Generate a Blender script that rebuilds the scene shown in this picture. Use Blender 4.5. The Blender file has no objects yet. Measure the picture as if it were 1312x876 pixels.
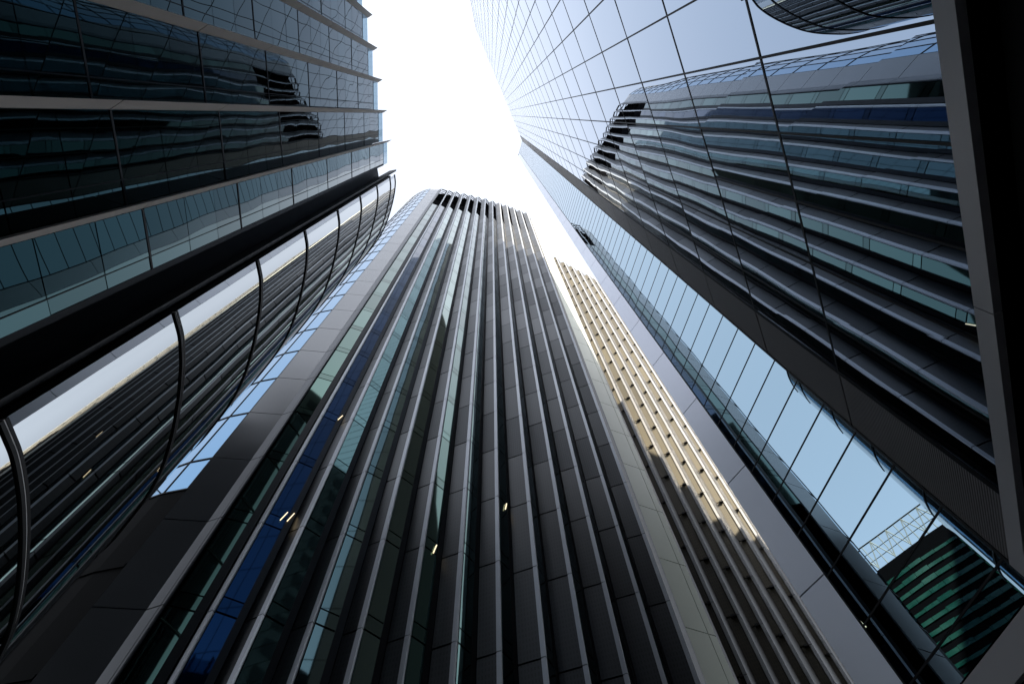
import bpy, bmesh, math, random
from mathutils import Vector, Matrix
random.seed(7)
sc = bpy.context.scene
C = sc.collection
R = math.radians
# ------------------------------------------------------------------ camera, sky, sun, exposure
def norm(v):
    l = math.sqrt(sum(a*a for a in v)); return [a/l for a in v]
F_PX, CX, CY = 722.0, 656.0, 438.0
zv = norm([629.5-CX, 146.5-CY, F_PX])
fw = norm([-zv[0]*zv[2], -zv[1]*zv[2], 1-zv[2]*zv[2]])
rt = [fw[1]*zv[2]-fw[2]*zv[1], fw[2]*zv[0]-fw[0]*zv[2], fw[0]*zv[1]-fw[1]*zv[0]]
if rt[0] < 0: rt = [-a for a in rt]
cam = bpy.data.cameras.new('camera')
cam.sensor_width = 36; cam.lens = F_PX/1312*36; cam.clip_end = 5000; cam.clip_start = .05
co = bpy.data.objects.new('camera', cam); C.objects.link(co)
col = lambda i, s: Vector((rt[i]*s, fw[i]*s, zv[i]*s))
X, Y, Zc = col(0, 1), col(1, -1), col(2, -1)
co.matrix_world = Matrix(((X.x, Y.x, Zc.x, 0), (X.y, Y.y, Zc.y, 0), (X.z, Y.z, Zc.z, 0), (0, 0, 0, 1)))
sc.camera = co
SUN_AZ, SUN_EL = 140.0, 46.0
w = bpy.data.worlds.new('World'); sc.world = w; w.use_nodes = True
sky = w.node_tree.nodes.new('ShaderNodeTexSky'); sky.sky_type = 'NISHITA'; sky.sun_disc = False
sky.sun_elevation = R(SUN_EL); sky.sun_rotation = R(SUN_AZ); sky.dust_density = 1.0; sky.air_density = 1.0
bg = w.node_tree.nodes['Background']; bg.inputs[1].default_value = .15
hs = w.node_tree.nodes.new('ShaderNodeHueSaturation'); hs.inputs['Saturation'].default_value = .4
w.node_tree.links.new(sky.outputs[0], hs.inputs['Color']); 
tn = w.node_tree.nodes.new('ShaderNodeMix'); tn.data_type = 'RGBA'; tn.blend_type = 'MULTIPLY'; tn.inputs[0].default_value = 1; tn.inputs[7].default_value = (1.0, .985, .945, 1)
w.node_tree.links.new(hs.outputs[0], tn.inputs[6]); w.node_tree.links.new(tn.outputs[2], bg.inputs[0])
sl = bpy.data.lights.new('sun', 'SUN'); sl.energy = 4.4; sl.angle = R(.5); sl.color = (1, .87, .66)
so = bpy.data.objects.new('sun', sl); C.objects.link(so)
sdir = Vector((math.sin(R(SUN_AZ))*math.cos(R(SUN_EL)), math.cos(R(SUN_AZ))*math.cos(R(SUN_EL)), math.sin(R(SUN_EL))))
so.rotation_euler = sdir.to_track_quat('Z', 'Y').to_euler(); so.location = (0, 0, 300)
sc.view_settings.view_transform = 'Standard'; sc.view_settings.look = 'None'
sc.view_settings.exposure = 1.88; sc.view_settings.gamma = 1
sc.cycles.max_bounces = 14; sc.cycles.glossy_bounces = 8; sc.cycles.diffuse_bounces = 3
sc.cycles.caustics_reflective = True; sc.cycles.blur_glossy = .5; sc.cycles.sample_clamp_indirect = 4
GROUND = -1.6

# ------------------------------------------------------------------ materials
def mat(name, base=(.2, .2, .2), rough=.5, metal=0., noise=0., nscale=3., bump=None, alpha=1., spec=.5, emit=None, vary=0.):
    m = bpy.data.materials.new(name); m.use_nodes = True
    nt = m.node_tree; p = nt.nodes['Principled BSDF']
    p.inputs['Base Color'].default_value = (*base, 1); p.inputs['Roughness'].default_value = rough
    p.inputs['Metallic'].default_value = metal; p.inputs['Specular IOR Level'].default_value = spec
    if emit:
        p.inputs['Emission Color'].default_value = (*emit[:3], 1); p.inputs['Emission Strength'].default_value = emit[3]
    tc = nt.nodes.new('ShaderNodeTexCoord')
    if noise:
        n = nt.nodes.new('ShaderNodeTexNoise'); n.inputs['Scale'].default_value = nscale; n.inputs['Detail'].default_value = 6
        nt.links.new(tc.outputs['Object'], n.inputs['Vector'])
        r = nt.nodes.new('ShaderNodeMapRange'); r.inputs[3].default_value = 1-noise; r.inputs[4].default_value = 1+noise
        nt.links.new(n.outputs[0], r.inputs[0])
        x = nt.nodes.new('ShaderNodeMix'); x.data_type = 'RGBA'; x.blend_type = 'MULTIPLY'; x.inputs[0].default_value = 1
        x.inputs[6].default_value = (*base, 1); nt.links.new(r.outputs[0], x.inputs[7]); nt.links.new(x.outputs[2], p.inputs['Base Color'])
        r2 = nt.nodes.new('ShaderNodeMapRange'); r2.inputs[3].default_value = max(0, rough-.12*noise*4); r2.inputs[4].default_value = min(1, rough+.12*noise*4)
        nt.links.new(n.outputs[0], r2.inputs[0]); nt.links.new(r2.outputs[0], p.inputs['Roughness'])
    if vary:
        ge = nt.nodes.new('ShaderNodeNewGeometry'); rv = nt.nodes.new('ShaderNodeMapRange'); rv.inputs[3].default_value = 1-vary; rv.inputs[4].default_value = 1+vary
        nt.links.new(ge.outputs['Random Per Island'], rv.inputs[0])
        x = nt.nodes.new('ShaderNodeMix'); x.data_type = 'RGBA'; x.blend_type = 'MULTIPLY'; x.inputs[0].default_value = 1
        x.inputs[6].default_value = (*base, 1); nt.links.new(rv.outputs[0], x.inputs[7]); nt.links.new(x.outputs[2], p.inputs['Base Color'])
    if bump:
        kind, scale, dist, stretch = bump
        mp = nt.nodes.new('ShaderNodeMapping'); mp.inputs['Scale'].default_value = stretch
        nt.links.new(tc.outputs['Object'], mp.inputs[0])
        if kind == 'noise':
            b = nt.nodes.new('ShaderNodeTexNoise'); b.inputs['Scale'].default_value = scale; b.inputs['Detail'].default_value = 1
        else:
            b = nt.nodes.new('ShaderNodeTexWave'); b.inputs['Scale'].default_value = scale; b.bands_direction = kind
        nt.links.new(mp.outputs[0], b.inputs['Vector'])
        bn = nt.nodes.new('ShaderNodeBump'); bn.inputs['Distance'].default_value = dist
        nt.links.new(b.outputs[0], bn.inputs['Height']); nt.links.new(bn.outputs[0], p.inputs['Normal'])
    return m
def perforated(name, base, dark, rough, metal, along):
    """sheet metal with a fine grid of punched holes; along = unit plan direction"""
    m = mat(name, base, rough, metal)
    nt = m.node_tree; p = nt.nodes['Principled BSDF']; L = nt.links.new
    tc = nt.nodes.new('ShaderNodeTexCoord')
    dot = nt.nodes.new('ShaderNodeVectorMath'); dot.operation = 'DOT_PRODUCT'; dot.inputs[1].default_value = (along[0], along[1], 0)
    L(tc.outputs['Object'], dot.inputs[0])
    sep = nt.nodes.new('ShaderNodeSeparateXYZ'); L(tc.outputs['Object'], sep.inputs[0])
    def M(op, a, b=None):
        n = nt.nodes.new('ShaderNodeMath'); n.operation = op
        for i, v in enumerate((a, b)):
            if v is None: continue
            if hasattr(v, 'links'): L(v, n.inputs[i])
            else: n.inputs[i].default_value = v
        return n.outputs[0]
    u = M('ABSOLUTE', M('SUBTRACT', M('FRACT', M('MULTIPLY', dot.outputs['Value'], 8.0)), .5))
    v = M('ABSOLUTE', M('SUBTRACT', M('FRACT', M('MULTIPLY', sep.outputs[2], 4.2)), .5))
    hole = M('MULTIPLY', M('LESS_THAN', u, .22), M('LESS_THAN', v, .3))
    n = nt.nodes.new('ShaderNodeTexNoise'); n.inputs['Scale'].default_value = .35; n.inputs['Detail'].default_value = 5
    L(tc.outputs['Object'], n.inputs['Vector'])
    r = nt.nodes.new('ShaderNodeMapRange'); r.inputs[3].default_value = .78; r.inputs[4].default_value = 1.2; L(n.outputs[0], r.inputs[0])
    x = nt.nodes.new('ShaderNodeMix'); x.data_type = 'RGBA'; L(hole, x.inputs[0])
    x.inputs[6].default_value = (*base, 1); x.inputs[7].default_value = (*dark, 1)
    y = nt.nodes.new('ShaderNodeMix'); y.data_type = 'RGBA'; y.blend_type = 'MULTIPLY'; y.inputs[0].default_value = 1
    ge = nt.nodes.new('ShaderNodeNewGeometry'); r3 = nt.nodes.new('ShaderNodeMapRange'); r3.inputs[3].default_value = .72; r3.inputs[4].default_value = 1.28
    L(ge.outputs['Random Per Island'], r3.inputs[0])
    L(x.outputs[2], y.inputs[6]); L(M('MULTIPLY', r.outputs[0], r3.outputs[0]), y.inputs[7]); L(y.outputs[2], p.inputs['Base Color'])
    r4 = nt.nodes.new('ShaderNodeMapRange'); r4.inputs[3].default_value = rough-.06; r4.inputs[4].default_value = rough+.1
    L(ge.outputs['Random Per Island'], r4.inputs[0]); L(r4.outputs[0], p.inputs['Roughness'])
    return m
M_ = {}
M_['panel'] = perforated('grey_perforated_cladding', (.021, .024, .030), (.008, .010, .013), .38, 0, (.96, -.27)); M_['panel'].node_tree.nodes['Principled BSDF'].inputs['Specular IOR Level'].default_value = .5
M_['sunpanel'] = perforated('sun_tinted_cladding', (.085, .073, .043), (.052, .045, .028), .5, 0, (.96, -.27))  # same dark cladding, with a sunlit beige put into its base colour
M_['fin'] = mat('brushed_fin_metal', (.52, .54, .58), .34, .3, .07, 1.5)
M_['gap'] = mat('black_joint', (.004, .004, .005), .8, spec=.1)
M_['dark'] = mat('dark_frame', (.012, .012, .014), .55, 0, .1, 2, spec=.25)
M_['core'] = mat('dark_core', (.004, .004, .005), 1., spec=.0)
M_['pale'] = mat('pale_metal_panel', (.10, .105, .115), .24, 0, .08, .6, spec=1.)
M_['cream'] = mat('cream_green_corner_panel', (.42, .46, .39), .4, .0, .05, .8)
M_['tglass'] = mat('green_return_glass', (.045, .085, .075), .03, 1, vary=.35, bump=('noise', .35, .012, (1, 1, .5)))
M_['skyglass'] = mat('green_sky_reflection_glass', (.15, .21, .19), .03, 1, vary=.22, bump=('noise', .35, .012, (1, 1, .5)))  # return glass with a brighter sky reflection put into its colour
M_['bluereflect'] = mat('blue_reflection_return_glass', (.006, .020, .05), .03, 1, vary=.35, bump=('noise', .35, .012, (1, 1, .5)))  # one bay's return glass, a blue reflection put into its colour
M_['bglass'] = mat('blue_curved_glass', (.15, .30, .46), .03, 1, bump=('noise', .3, .01, (1, 1, .6)))
M_['pglass'] = mat('mirror_facade_glass', (.34, .42, .52), .004, 1, bump=('noise', .42, .013, (1, 1, .35)))
M_['sglass'] = mat('side_facet_glass', (.34, .47, .55), .006, 1, vary=.04, bump=('noise', .3, .006, (1, 1, .8)))
M_['lglass'] = mat('blue_bay_glass', (.032, .062, .064), .01, 1, vary=.2, bump=('noise', .5, .014, (1, 1, .6)))
M_['cglass'] = mat('curved_bay_glass', (.40, .42, .42), .01, 1, bump=('noise', .28, .012, (1, 1, .8)))
M_['clear'] = mat('parapet_glass', (.35, .5, .6), .03, 0)
_p = M_['clear'].node_tree.nodes['Principled BSDF']; _p.inputs['Transmission Weight'].default_value = .85; _p.inputs['IOR'].default_value = 1.1
M_['taupe'] = mat('taupe_fin', (.62, .56, .53), .55, 0, .06, 1.2)
M_['strip'] = mat('silver_blue_corner_panel', (.80, .82, .90), .34, .45, .04, .5, spec=1.)
M_['mesh'] = mat('grey_ribbed_mesh_panel', (.28, .26, .255), .5, 0, .08, 1, bump=('Z', 6.0, .02, (1, 1, 1)))
M_['beam'] = mat('grey_beam', (.8, .77, .78), .5, 0, .08, 1)
M_['vent'] = mat('black_vent_louvre', (.006, .006, .007), .95, spec=.0)
M_['splay'] = mat('splayed_metal_panel', (.06, .062, .07), .4, 0, .08, .6, spec=.45)
M_['asphalt'] = mat('asphalt_paving', (.045, .045, .047), .9, 0, .3, 1.5)
M_['lamp'] = mat('lit_ceiling_lamp', (1, 1, 1), .5, emit=(1, .8, .5, .4))
M_['teal'] = mat('teal_glass_band', (.003, .045, .034), .2, 0, .8, .35)
M_['truss'] = mat('pale_truss_steel', (.25, .25, .25), .5, .2)
M_['concrete'] = mat('unseen_block_wall', (.1, .1, .1), .8, 0, .1, 1)  # for the unseen blocks added to shade the towers

# ------------------------------------------------------------------ mesh helpers
def finish(name, bm, m, parent=None, smooth=False, loc0=None):
    me = bpy.data.meshes.new(name)
    bmesh.ops.recalc_face_normals(bm, faces=bm.faces)
    bm.to_mesh(me); bm.free(); me.materials.append(m)
    if smooth:
        for p in me.polygons: p.use_smooth = True
    o = bpy.data.objects.new(name, me); C.objects.link(o)
    if parent: o.parent = parent; o.matrix_parent_inverse = Matrix.Translation(-Vector(parent.location))
    return o
def thing(name, label, cat, loc=(0, 0, GROUND), group=None):
    o = bpy.data.objects.new(name, None); C.objects.link(o); o.location = loc; o.empty_display_size = 1
    o['label'] = label; o['category'] = cat
    if group: o['group'] = group
    return o
def prism(bm, pts, z0, z1):
    """plan polygon extruded; z1 may be a list of per-point heights"""
    n = len(pts); t = z1 if isinstance(z1, (list, tuple)) else [z1]*n
    a = [bm.verts.new((p[0], p[1], z0)) for p in pts]; b = [bm.verts.new((p[0], p[1], t[i])) for i, p in enumerate(pts)]
    for i in range(n):
        j = (i+1) % n; bm.faces.new((a[i], a[j], b[j], b[i]))
    bm.faces.new(a[::-1]); bm.faces.new(b)
def lerp(a, b, t): return (a[0]+(b[0]-a[0])*t, a[1]+(b[1]-a[1])*t)
def unit(a, b):
    d = math.hypot(b[0]-a[0], b[1]-a[1]); return ((b[0]-a[0])/d, (b[1]-a[1])/d), d
def plate(bm, a, b, z0, z1, t0, t1):
    """upright slab on plan segment a-b, from t0 to t1 metres towards the viewer's side"""
    d, _ = unit(a, b); n = (-d[1], d[0])
    if n[0]*(-a[0])+n[1]*(-a[1]) < 0: n = (-n[0], -n[1])
    P = [(a[0]+n[0]*t0, a[1]+n[1]*t0), (b[0]+n[0]*t0, b[1]+n[1]*t0), (b[0]+n[0]*t1, b[1]+n[1]*t1), (a[0]+n[0]*t1, a[1]+n[1]*t1)]
    prism(bm, P, z0, z1)
def sub(a, b, s0, s1): return lerp(a, b, s0), lerp(a, b, s1)
def bar(bm, p, q, r):
    p, q = Vector(p), Vector(q); d = (q-p).normalized(); u = d.orthogonal().normalized(); v = d.cross(u)
    A = [bm.verts.new(p+(u*c+v*s)*r) for c, s in ((1, 1), (-1, 1), (-1, -1), (1, -1))]
    B = [bm.verts.new(q+(u*c+v*s)*r) for c, s in ((1, 1), (-1, 1), (-1, -1), (1, -1))]
    for i in range(4): bm.faces.new((A[i], A[(i+1) % 4], B[(i+1) % 4], B[i]))
    bm.faces.new(A); bm.faces.new(B[::-1])
def stack(a, b, zs, t0, t1, gap, jit=0.):
    """courses of panels between the heights zs, with open joints"""
    bm = bmesh.new()
    for z0, z1 in zip(zs[:-1], zs[1:]):
        j = random.uniform(-jit, jit)
        plate(bm, a, b, z0+gap/2, z1-gap/2, t0, t1+j)
    return bm
def courses(z_first, step, zmin, zmax):
    z = z_first
    while z > zmin: z -= step
    r = [zmin]; z += step
    while z < zmax-.3: r.append(z); z += step
    r.append(zmax); return r

# ------------------------------------------------------------------ ground
bm = bmesh.new(); bmesh.ops.create_grid(bm, x_segments=8, y_segments=8, size=1500)
for v in bm.verts: v.co.z = GROUND
g = finish('ground', bm, M_['asphalt']); g['kind'] = 'structure'

# ------------------------------------------------------------------ the tall ribbed tower ahead
TD, HT = 4.31, 125.0
CW = courses(1.3, TD, GROUND, HT)
def at_t(px, py, H):
    v = (px-CX, py-CY, F_PX); z = sum(a*b for a, b in zip(v, zv))
    return (H*sum(a*b for a, b in zip(v, rt))/z, H*sum(a*b for a, b in zip(v, fw))/z)
def ray_t(t):     # plan direction of the upright line through the zenith point with picture slope t
    p = at_t(629.5+t*300, 146.5+300, 1); l = math.hypot(*p); return (p[0]/l, p[1]/l)
def meet(dirv, P, ang):   # camera ray meets the line through P with plan angle ang
    e = (math.sin(R(ang)), math.cos(R(ang)))
    det = dirv[0]*(-e[1])+dirv[1]*e[0]
    k = (P[0]*(-e[1])+P[1]*e[0])/det
    return (dirv[0]*k, dirv[1]*k)
roofpx = [(565.7, 241.9), (574.9, 243.7), (584.5, 245), (593.7, 247.4), (602.8, 249.2), (611.9, 251.5), (622, 253.8), (631.2, 257), (641, 259), (648.7, 261.9), (657.4, 265), (666.5, 268.8), (674.8, 272)]
ft = [-.669, -.562, -.457, -.352, -.252, -.157, -.066, .0186, .101, .175, .2445, .31, .368]
FN = []
for (x, y), t in zip(roofpx, ft):
    p = at_t(x, y, HT); k = math.hypot(*p); d = ray_t(t); FN.append((d[0]*k, d[1]*k))
it = [-.575, -.488, -.389, -.287, -.199, -.1128, -.0284, .047, .119, .193, .2565, .32]
IN = [meet(ray_t(t), FN[k+1], 110-.6*k) for k, t in enumerate(it)]
tower = thing('ribbed_tower', 'tall ribbed office tower of dark perforated panels and bright metal fins rising in the centre', 'tower', (0, 20, GROUND))
PL0, PL1 = (-14.38, 13.68), (-12.71, 14.01)
PR0, PR1 = (6.64, 22.13), (8.07, 22.86)
outline = [(-24, 19.2), (-19, 16.9), (-14.3, 14.6)]
for k in range(12): outline += [(FN[k][0]+.15, FN[k][1]+.75), (IN[k][0]+.1, IN[k][1]+.55)]
outline += [(FN[12][0]+.1, FN[12][1]+.6), (PR0[0]+.1, PR0[1]+.6), (PR1[0]-.15, PR1[1]+.5), (9, 40), (-24, 42)]
bm = bmesh.new(); prism(bm, outline, GROUND, HT-2.2); finish('wall', bm, M_['core'], tower)
def tower_bay(root, F0, I0, F1, H, cw, louv, lamp=None, glassmat='tglass', gfrac=.6):
    # return: glass then dark metal; front: perforated panel; nose: bright fin
    d, L = unit(F0, I0)
    z_l = H-louv
    bm = bmesh.new()
    for z0, z1 in zip(cw[:-1], cw[1:]):
        if z0 >= z_l-1: break
        zz = min(z1, z_l)
        m = z0+.62
        a, b = sub(F0, I0, .1, gfrac)
        plate(bm, a, b, z0+.04, min(m, zz)-.03, -.06, 0)
        if zz-m > .3: plate(bm, a, b, m+.03, zz-.04, -.06, 0)
    finish('window', bm, M_[glassmat], root)
    bm = bmesh.new(); a, b = sub(F0, I0, gfrac, 1.0); plate(bm, a, b, GROUND, z_l, -.06, .012)
    a, b = sub(F0, I0, .1, 1); plate(bm, a, b, GROUND, z_l, -.16, -.07)
    finish('window_frame', bm, M_['dark'], root)
    if louv > 4:
        bm = bmesh.new(); a, b = sub(F0, I0, .12, 1)
        plate(bm, a, b, z_l, z_l+5.2, -.06, 0)
        z = z_l+5.2
        while z < H-2.2:
            plate(bm, a, b, z+2.0, z+2.25, -.1, .0); z += 2.25
        plate(bm, a, b, H-.35, H, -.1, 0)
        e0, e1 = sub(F0, I0, .88, 1); plate(bm, e0, e1, z_l, H, -.1, .01)
        finish('louvre_vent', bm, M_['vent'], root)
    # panel
    dd, LL = unit(I0, F1); a = (I0[0]+dd[0]*.02, I0[1]+dd[1]*.02); b = (F1[0]-dd[0]*.19, F1[1]-dd[1]*.19)
    finish('cladding_panel', stack(a, b, cw, -.10, -.03, .075, .006), M_['panel'], root)
    bm = bmesh.new(); plate(bm, a, F1, GROUND, H-.5, -.22, -.11); finish('panel_backing', bm, M_['gap'], root)
def fin(root, F1, I0, cw, wd=.18, mk='fin'):
    dd, LL = unit(I0, F1); a = (F1[0]-dd[0]*wd, F1[1]-dd[1]*wd)
    finish('fin', stack(a, F1, cw, -.10, .015, .045), M_[mk], root)
for k in range(12):
    tower_bay(tower, FN[k], IN[k], FN[k+1], HT, CW, 21.5, gfrac=.76, glassmat={0: 'tglass', 1: 'bluereflect', 2: 'skyglass', 3: 'skyglass', 4: 'skyglass'}.get(k, 'tglass'))
    fin(tower, FN[k+1], IN[k], CW)
# pale corner column on the left, with its narrow splayed panel and the first fin
finish('corner_panel', stack(PL0, PL1, CW, -.12, 0, .05, .004), M_['pale'], tower)
P2e = (FN[0][0]-.12, FN[0][1]+.02)
finish('corner_panel', stack(PL1, P2e, CW, -.12, 0, .05, .004), M_['splay'], tower)
bm = bmesh.new(); plate(bm, PL0, PL1, GROUND, HT-.4, -.25, -.13); plate(bm, PL1, P2e, GROUND, HT-.4, -.25, -.13); finish('panel_backing', bm, M_['gap'], tower)
fin(tower, FN[0], PL1, CW, .09, 'splay')
# return beside the last fin, then the cream panels of the right-hand corner
bm = bmesh.new(); plate(bm, FN[12], PR0, GROUND, HT-1, -.1, 0); finish('window_frame', bm, M_['dark'], tower)
PRm = lerp(PR0, PR1, .74)
finish('corner_panel', stack(PR0, PRm, CW, -.12, 0, .05), M_['cream'], tower)
finish('corner_panel', stack((lerp(PR0, PR1, .76)), PR1, CW, -.12, 0, .05), M_['cream'], tower)
bm = bmesh.new(); plate(bm, PR0, PR1, GROUND, HT-.4, -.25, -.13); finish('panel_backing', bm, M_['gap'], tower)
# curved glass wall left of the pale column (starts above the dark lower storeys)
arc = [(-14.42, 13.72), (-15.5, 13.84), (-16.6, 14.15), (-17.7, 14.62), (-18.8, 15.25), (-19.8, 16.0), (-20.8, 16.9), (-21.6, 17.9), (-22.3, 19.1)]
ga = bmesh.new(); gb = bmesh.new(); gc = bmesh.new()
for i in range(len(arc)-1):
    a, b = arc[i], arc[i+1]
    zs = [z for z in CW if z > 20]
    zs = [20.5]+zs
    for z0, z1 in zip(zs[:-1], zs[1:]): plate(ga, a, b, z0+.04, z1-.04, -.08, 0)
    plate(gb, *sub(a, b, -.02, .03), 20.5, HT, -.05, .03)
    for z in zs: plate(gb, a, b, z-.045, z+.045, -.1, .035)
    plate(gc, a, b, GROUND, 20.4, -.3, .0)
    for zz in (3.1, 7.4, 11.7, 16.0): plate(gc, a, b, zz, zz+.16, 0, .05)
finish('window', ga, M_['bglass'], tower); finish('window_frame', gb, M_['dark'], tower); finish('podium_cladding', gc, M_['gap'], tower)
# small lit ceiling lamps glimpsed behind the return glass
for (x, y, t, fr) in ((685, 650, 7, .5), (607, 712, 5, .5), (427, 536, 1, .8), (353, 665, 1, .55), (366, 668, 1, .8)):
    u = at_t(x, y, 1); P = lerp(FN[t], IN[t], fr); k = math.hypot(*P)/math.hypot(*u)
    d, _ = unit(FN[t], IN[t]); n = (-d[1], d[0]);
    if n[0]*(-P[0])+n[1]*(-P[1]) < 0: n = (-n[0], -n[1])
    q = (P[0]+n[0]*.06, P[1]+n[1]*.06)
    bm = bmesh.new(); bar(bm, (q[0], q[1], k-.0), (q[0]+d[0]*.12, q[1]+d[1]*.12, k+.55), .022); finish('ceiling_lamp', bm, M_['lamp'], tower)

# ------------------------------------------------------------------ lower ribbed wing, catching the sun
HA = 103.5
CA = courses(1.3, TD, GROUND, HA)
wing = thing('ribbed_tower', 'lower ribbed tower whose panels have sunlit beige put into their colour, right of the tall dark one', 'tower', (15, 32, GROUND))
apx = [(710.8, 329.3), (723.1, 334.8), (732.7, 339.8), (742.3, 345.3), (753.3, 350.8), (762.2, 356), (769.8, 362)]
at = [.457, .4975, .5345, .568, .606, .6335, .655]
AF = []
for (x, y), t in zip(apx, at):
    p = at_t(x, y, HA); k = math.hypot(*p); d = ray_t(t); AF.append((d[0]*k, d[1]*k))
ai = [.436, .467, .508, .545, .580, .6165, .641]
AI = [meet(ray_t(t), AF[k], 104) for k, t in enumerate(ai)]
for k in range(7):
    a0 = PR1 if k == 0 else AF[k-1]
    bm = bmesh.new(); plate(bm, a0, AI[k], GROUND, HA, -.1, 0); finish('window_frame', bm, M_['dark'], wing)
    dd, LL = unit(AI[k], AF[k]); b = (AF[k][0]-dd[0]*.2, AF[k][1]-dd[1]*.2)
    finish('cladding_panel', stack(AI[k], b, CA, -.10, -.03, .1, .01), M_['sunpanel'], wing)
    bm = bmesh.new(); plate(bm, AI[k], AF[k], GROUND, HA-.5, -.22, -.11); finish('panel_backing', bm, M_['gap'], wing)
    fin(wing, AF[k], AI[k], CA, .17)
    bm = bmesh.new()
    for z in CA[1:-1]: plate(bm, lerp(AI[k], b, .45), b, z-.12, z+.02, -.03, .13)
    finish('ledge', bm, M_['dark'], wing)
o2 = [(PR1[0]+.1, PR1[1]+.7)]
for k in range(7): o2 += [(AI[k][0]+.1, AI[k][1]+.5), (AF[k][0]+.1, AF[k][1]+.6)]
o2 += [(34, 52), (9.1, 52)]
bm = bmesh.new(); prism(bm, o2, GROUND, HA-1); finish('wall', bm, M_['core'], wing)

# ------------------------------------------------------------------ mirror-glass tower on the right
nn = (math.cos(R(19.4)), -math.sin(R(19.4))); dd1 = (math.sin(R(19.4)), math.cos(R(19.4)))
def P1(s, off=0.): return (4.4*nn[0]+s*dd1[0]-off*nn[0], 4.4*nn[1]+s*dd1[1]-off*nn[1])
HS = 150.0
KC = P1(8.7); S1 = (6.07, 9.46); S0 = (5.62, 10.05)
glass = thing('mirror_tower', 'very tall mirror glass tower on the right reflecting the ribbed tower', 'tower', (12, 0, GROUND))
body = [P1(-17.7, -.3), P1(8.6, -.35), (6.3, 9.5), (5.72, 10.02), (5.97, 10.2), (9.8, 4.2), (15, -19), P1(-17.9, -4)]
bm = bmesh.new(); prism(bm, body, GROUND, HS-.5); finish('wall', bm, M_['core'], glass)
# facade facing the lane: one glazing row per storey
FH = 3.95; fl = [6.25]+[10.2+FH*k for k in range(36)]
fl = [z for z in fl if z < HS-2]+[HS]
sv = [-.23+1.268*k for k in range(-14, 6)]; sv = [-17.7]+sv+[7.33]
for z0, z1 in zip(fl[:-1], fl[1:]):
    bm = bmesh.new()
    for s0, s1 in zip(sv[:-1], sv[1:]):
        h = [random.uniform(-.003, .003) for _ in range(4)]
        q = [P1(s0+.004, -h[0]), P1(s1-.004, -h[1]), P1(s1-.004, -h[2]), P1(s0+.004, -h[3])]
        A = [bm.verts.new((q[i][0], q[i][1], (z0+.02, z0+.02, z1-.02, z1-.02)[i])) for i in range(4)]
        B = [bm.verts.new((v.co.x+nn[0]*.05, v.co.y+nn[1]*.05, v.co.z)) for v in A]
        bm.faces.new(A); bm.faces.new(B[::-1])
        for i in range(4): bm.faces.new((A[i], A[(i+1) % 4], B[(i+1) % 4], B[i]))
    finish('window', bm, M_['pglass'], glass)
for i, s in enumerate(sv):
    bm = bmesh.new(); wv = .02 if i not in (0, len(sv)-1) else .045
    plate(bm, P1(s-wv), P1(s+wv), 6.25, HS, -.04, .012); finish('mullion', bm, M_['dark'], glass)
for z in fl[1:]:
    bm = bmesh.new(); plate(bm, P1(-17.7), P1(7.31), z-.028, z+.028, -.04, .009); finish('transom', bm, M_['dark'], glass)
# ribbed mesh band at the fold
finish('mesh_panel', stack(P1(7.4), P1(8.68), fl, -.05, .0, .07), M_['mesh'], glass)
bm = bmesh.new(); plate(bm, P1(7.37), P1(8.7), 6.25, HS-.3, -.12, -.06); finish('panel_backing', bm, M_['gap'], glass)
# second facet
dS, LS = unit(KC, S1)
SH = 1.222; z = 8.8-SH*2; zs = [5.8]
while z < HS-.8:
    if z > 6: zs.append(z)
    z += SH
zs.append(HS)
a, b = sub(KC, S1, .015, .985)
rows = list(zip(zs[:-1], zs[1:]))
for i in range(0, len(rows), 3):
    bm = bmesh.new()
    for z0, z1 in rows[i:i+3]: plate(bm, a, b, z0+.012, z1-.012, -.05, 0)
    finish('window', bm, M_['sglass'], glass)
    bm = bmesh.new()
    for z0, z1 in rows[i:i+3]: plate(bm, a, b, z1-.02, z1+.02, -.04, .008)
    finish('transom', bm, M_['dark'], glass)
bm = bmesh.new(); plate(bm, *sub(KC, S1, 0, .014), 5.8, HS, -.05, .014); plate(bm, *sub(KC, S1, .986, 1), 5.8, HS, -.05, .014)
finish('mullion', bm, M_['dark'], glass)
# silver corner strip
finish('corner_panel', stack(S1, S0, courses(8.9, 3.95*1.0, 1.0, HS-3.5), -.08, 0, .035), M_['strip'], glass)
bm = bmesh.new(); plate(bm, S1, S0, GROUND, HS-4, -.2, -.09); finish('panel_backing', bm, M_['gap'], glass)
# base: beams and dark louvred wall below
bm = bmesh.new()
zb = [(-17.7+4.4*k) for k in range(7)]
for s0, s1 in zip(zb[:-1], zb[1:]): plate(bm, P1(s0+.008), P1(min(s1, 8.72)-.008), 5.93, 6.22, -.06, .04)
finish('beam', bm, M_['beam'], glass)
bm = bmesh.new(); plate(bm, (KC[0]-dS[0]*.05, KC[1]-dS[1]*.05), S1, 5.28, 5.76, -.06, .04); finish('beam', bm, M_['beam'], glass)
bm = bmesh.new(); plate(bm, P1(-17.7), P1(8.5), GROUND, 5.9, -.5, -.32)
z = GROUND
while z < 5.1:
    plate(bm, P1(-17.7), P1(8.5), z, z+.045, -.32, -.2); z += .13
plate(bm, P1(-17.7), P1(8.6), 4.7, 4.86, -.3, .02)
finish('louvre_wall', bm, M_['dark'], glass)
bm = bmesh.new(); plate(bm, KC, S1, GROUND, 5.25, -.5, -.3)
z = GROUND
while z < 5.0:
    plate(bm, KC, S1, z, z+.04, -.3, -.2); z += .12
finish('louvre_wall', bm, M_['dark'], glass)

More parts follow.
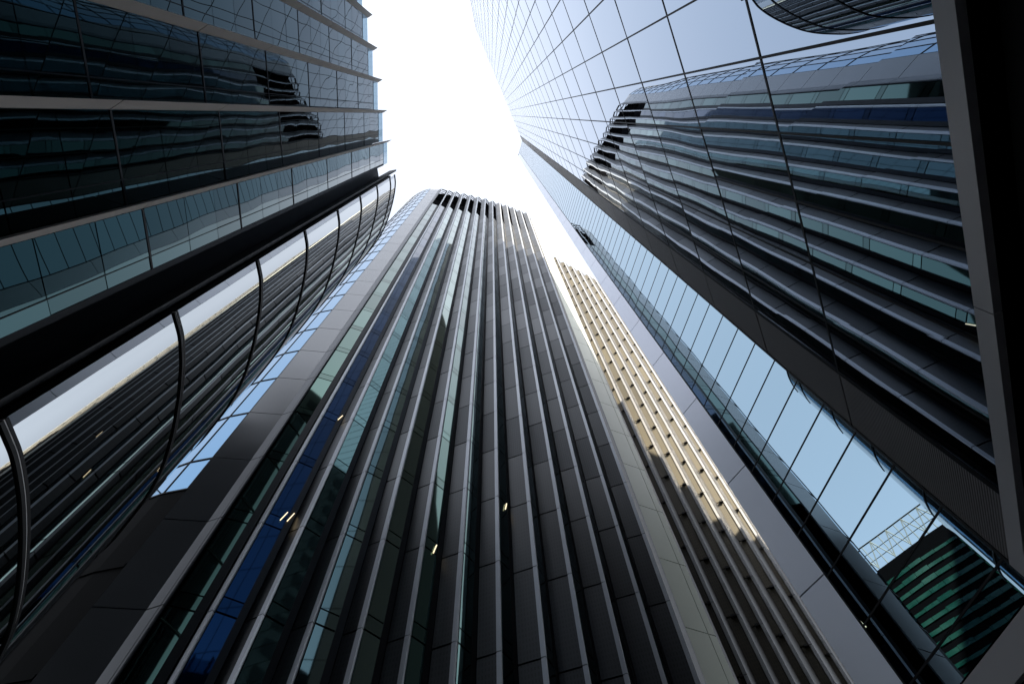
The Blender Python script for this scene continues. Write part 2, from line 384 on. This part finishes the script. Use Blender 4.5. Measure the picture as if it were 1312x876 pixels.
# ------------------------------------------------------------------ unseen wall added behind the mirror tower, top edge shaped to cast its shadow
te = math.tan(R(SUN_EL)); sa = (math.sin(R(SUN_AZ)), math.cos(R(SUN_AZ)))
Wp = (6.75, 10.45); Wd = (math.sin(R(70)), math.cos(R(70)))
def cast(P, h):
    det = sa[0]*(-Wd[1])+sa[1]*Wd[0]; rx, ry = Wp[0]-P[0], Wp[1]-P[1]
    k = (rx*(-Wd[1])+ry*Wd[0])/det
    s = (P[0]+sa[0]*k-Wp[0])*Wd[0]+(P[1]+sa[1]*k-Wp[1])*Wd[1]
    return s, h+k*te
prof = [cast(FN[8], 84.4), cast(FN[12], 82.7), cast(PR0, 80), cast(PR1, 48), cast(AF[0], 46), cast(AF[1], 38), cast(AF[3], 32.5), cast(AF[6], 32.5)]
print('caster profile', [(round(a, 1), round(b, 1)) for a, b in prof])
pts = [(-.85, prof[0][1])]
for s, hh in prof:
    if s > pts[-1][0]+.05: pts.append((s, hh))
pts.append((pts[-1][0]+6, pts[-1][1]))
rear = thing('shadow_caster_wall', 'unseen wall added behind the mirror tower to shade the ribbed towers', 'building', (14, 12, GROUND))
bm = bmesh.new()
for (s0, h0), (s1, h1) in zip(pts[:-1], pts[1:]):
    a = (Wp[0]+Wd[0]*s0, Wp[1]+Wd[1]*s0); b = (Wp[0]+Wd[0]*s1, Wp[1]+Wd[1]*s1)
    n = (-Wd[1]*.12, Wd[0]*.12); c = (b[0]+n[0], b[1]+n[1]); d = (a[0]+n[0], a[1]+n[1])
    prism(bm, [a, b, c, d], GROUND, [h0, h1, h1, h0])
finish('wall', bm, M_['concrete'], rear)

# ------------------------------------------------------------------ office block on the left: saw-tooth bays between upright fins, then the curved glass end
HL, HF = 35.0, 36.6
left = thing('finned_office', 'glass office block on the left with upright taupe fins and a curved glass end', 'office block', (-10, -5, GROUND))
FS = 4.1; fz = [10.55-FS*2]+[10.55+FS*k for k in range(-1, 6)]; fz = [GROUND]+fz+[HL]
ys = [.92-1.66*j for j in range(0, 14)]
for j, y in enumerate(ys):
    tip = (-6.15, y); inn = (-6.42, y+.12); gl = (-6.72, y+.14); gl2 = (-6.72, y+.05)
    bm = bmesh.new()
    zf = fz[:-1]+[HF]
    for z0, z1 in zip(zf[:-1], zf[1:]): prism(bm, [tip, inn, gl, gl2], z0+.02, z1-.02)
    finish('fin', bm, M_['taupe'], left)
    # bay from this fin forward to the next
    a = (-6.43, y+.13); yn = y+1.66 if j else 2.2
    b = (-6.43-(yn-y-.13)*math.tan(R(9.5)), yn+.03)
    gm = bmesh.new(); fm = bmesh.new(); gl_b = bmesh.new()
    L = unit(a, b)[1]
    for i, (z0, z1) in enumerate(zip(fz[:-1], fz[1:])):
        for s0, s1 in ((.0, .72), (.735, 1.0)):
            p, q = sub(a, b, s0, s1)
            za = z0+(z1-z0)*.36; zb_ = z0+(z1-z0)*.68
            for u0, u1 in ((z0+.05, za-.012), (za+.012, zb_-.012), (zb_+.012, z1-.03)):
                j1 = random.uniform(-.004, .004)
                plate(gm, p, q, u0, u1, -.05, 0+j1)
        plate(fm, *sub(a, b, 0, 1), z1-.022, z1+.028, -.06, .012)
        plate(fm, *sub(a, b, .722, .733), z0, z1, -.06, .012)
    plate(fm, a, b, GROUND, HL, -.12, -.065)
    plate(gl_b, a, b, HL+.06, HF-.25, -.02, 0)
    finish('window', gm, M_['lglass'], left); finish('window_frame', fm, M_['dark'], left)
    finish('parapet_glass', gl_b, M_['clear'], left)
bm = bmesh.new(); prism(bm, [(-6.6, 2.15), (-7.15, 2.2), (-7.15, 2.95), (-6.3, 2.95), (-6.3, 2.86), (-7.0, 2.86), (-7.0, 2.25), (-6.6, 2.25)], GROUND, HL)
finish('recess', bm, M_['dark'], left)
bm = bmesh.new(); prism(bm, [(-6.17, 2.66), (-6.2, 2.76), (-6.6, 2.80), (-6.6, 2.70)], GROUND, HF); finish('fin', bm, M_['dark'], left)
bm = bmesh.new(); prism(bm, [(-6.9, -21), (-6.95, 2.1), (-7.3, 3.3), (-7.2, 4.6), (-8, 6), (-9.4, 7.4), (-11.5, 8.5), (-22, 8.5), (-22, -21)], GROUND, HL-.6)
finish('wall', bm, M_['core'], left)
ctrl = [(-6.04, 2.70), (-6.05, 2.83), (-6.06, 3.05), (-6.08, 3.30), (-6.16, 3.64), (-6.28, 4.02), (-6.52, 4.62), (-6.87, 5.35), (-7.28, 6.03), (-7.75, 6.62), (-8.35, 7.22), (-9.05, 7.84), (-10.0, 8.45), (-11.2, 8.85), (-12.6, 9.0)]
def cat(P, n=6):
    out = []
    for i in range(1, len(P)-2):
        for k in range(n):
            t = k/n; p0, p1, p2, p3 = P[i-1:i+3]
            out.append(tuple(.5*((2*p1[c])+(-p0[c]+p2[c])*t+(2*p0[c]-5*p1[c]+4*p2[c]-p3[c])*t*t+(-p0[c]+3*p1[c]-3*p2[c]+p3[c])*t**3) for c in (0, 1)))
    out.append(P[-2]); return out
cv = cat(ctrl)
rz = [GROUND, 2.0, 6.0, 9.9, 13.8, 17.6, 21.6, 25.5, 29.4, 33.3, HL]
def offs(P, o):
    r = []
    for i, p in enumerate(P):
        a = P[max(i-1, 0)]; b = P[min(i+1, len(P)-1)]; d, _ = unit(a, b); r.append((p[0]+d[1]*o, p[1]-d[0]*o))
    return r
for z0, z1 in zip(rz[:-1], rz[1:]):
    bm = bmesh.new(); N = 6; grid = []
    for k in range(N+1):
        z = z0+(z1-z0)*k/N; grid.append([bm.verts.new((p[0], p[1], z)) for p in cv])
    for k in range(N):
        for i in range(len(cv)-1): bm.faces.new((grid[k][i], grid[k][i+1], grid[k+1][i+1], grid[k+1][i]))
    o = finish('window', bm, M_['cglass'], left, smooth=True)
OUT = 1 if offs(cv, .1)[5][0] > cv[5][0] else -1
def ring(z0, z1, t, m, name):
    A = offs(cv, OUT*t); B = offs(cv, -OUT*.05); bm = bmesh.new()
    prism(bm, A+B[::-1], z0, z1); return finish(name, bm, m, left)
for z in rz[2:]:
    ring(z-.075, z-.015, .03, M_['dark'], 'transom'); ring(z+.015, z+.065, .025, M_['dark'], 'transom'); ring(z-.013, z+.013, .018, M_['beam'], 'transom')

# ------------------------------------------------------------------ unseen block added behind the viewer to darken the lower fronts
back = thing('unseen_shade_block', 'unseen dark block added behind the viewer to shade the lower fronts', 'building', (0, -32, GROUND))
bm = bmesh.new(); prism(bm, [(-30, -25), (34, -27), (34, -48), (-30, -48)], GROUND, 95); finish('wall', bm, M_['concrete'], back)
for z in range(2, 93, 4):
    bm = bmesh.new()
    for k in range(16): plate(bm, *sub((-30, -25), (34, -27), k/16+.012, (k+1)/16-.012), z, z+2.3, .02, .1)
    finish('window', bm, M_['dark'], back)

# ------------------------------------------------------------------ teal banded office far off in the gap, seen only in the mirror glass
far = thing('banded_office', 'far office block of teal glass bands topped by an open steel roof truss', 'office block', (-43, 17, GROUND))
A0, A1 = (-41, 25), (-43.4, 8.5)
HB = 45.0
bm = bmesh.new(); prism(bm, [A0, A1, (-60, 6), (-58, 28)], GROUND, HB); finish('wall', bm, M_['core'], far)
z = 1.
while z < HB-1.2:
    bm = bmesh.new()
    for k in range(11): plate(bm, *sub(A0, A1, k/11+.0012, (k+1)/11-.0012), z, z+random.uniform(.3, .5), 0, random.uniform(.05, .09))
    finish('window', bm, M_['teal'], far); z += 1.05
tr = bmesh.new(); zt = HB; a3 = lambda s, z: (A0[0]+(A1[0]-A0[0])*s, A0[1]+(A1[1]-A0[1])*s, z)
for k in range(17):
    s0, s1 = k/16, (k+1)/16
    if k < 16:
        for zz, rr in ((zt+3.2, .07), (zt+2.1, .035), (zt+1.1, .035)): bar(tr, a3(s0, zz), a3(s1, zz), rr)
        if k % 2: bar(tr, a3(s0, zt+.1), a3(s1, zt+3.2), .045)
        else: bar(tr, a3(s0, zt+3.2), a3(s1, zt+.1), .045)
    bar(tr, a3(s0, zt), a3(s0, zt+3.2), .04)
finish('roof_truss', tr, M_['truss'], far)
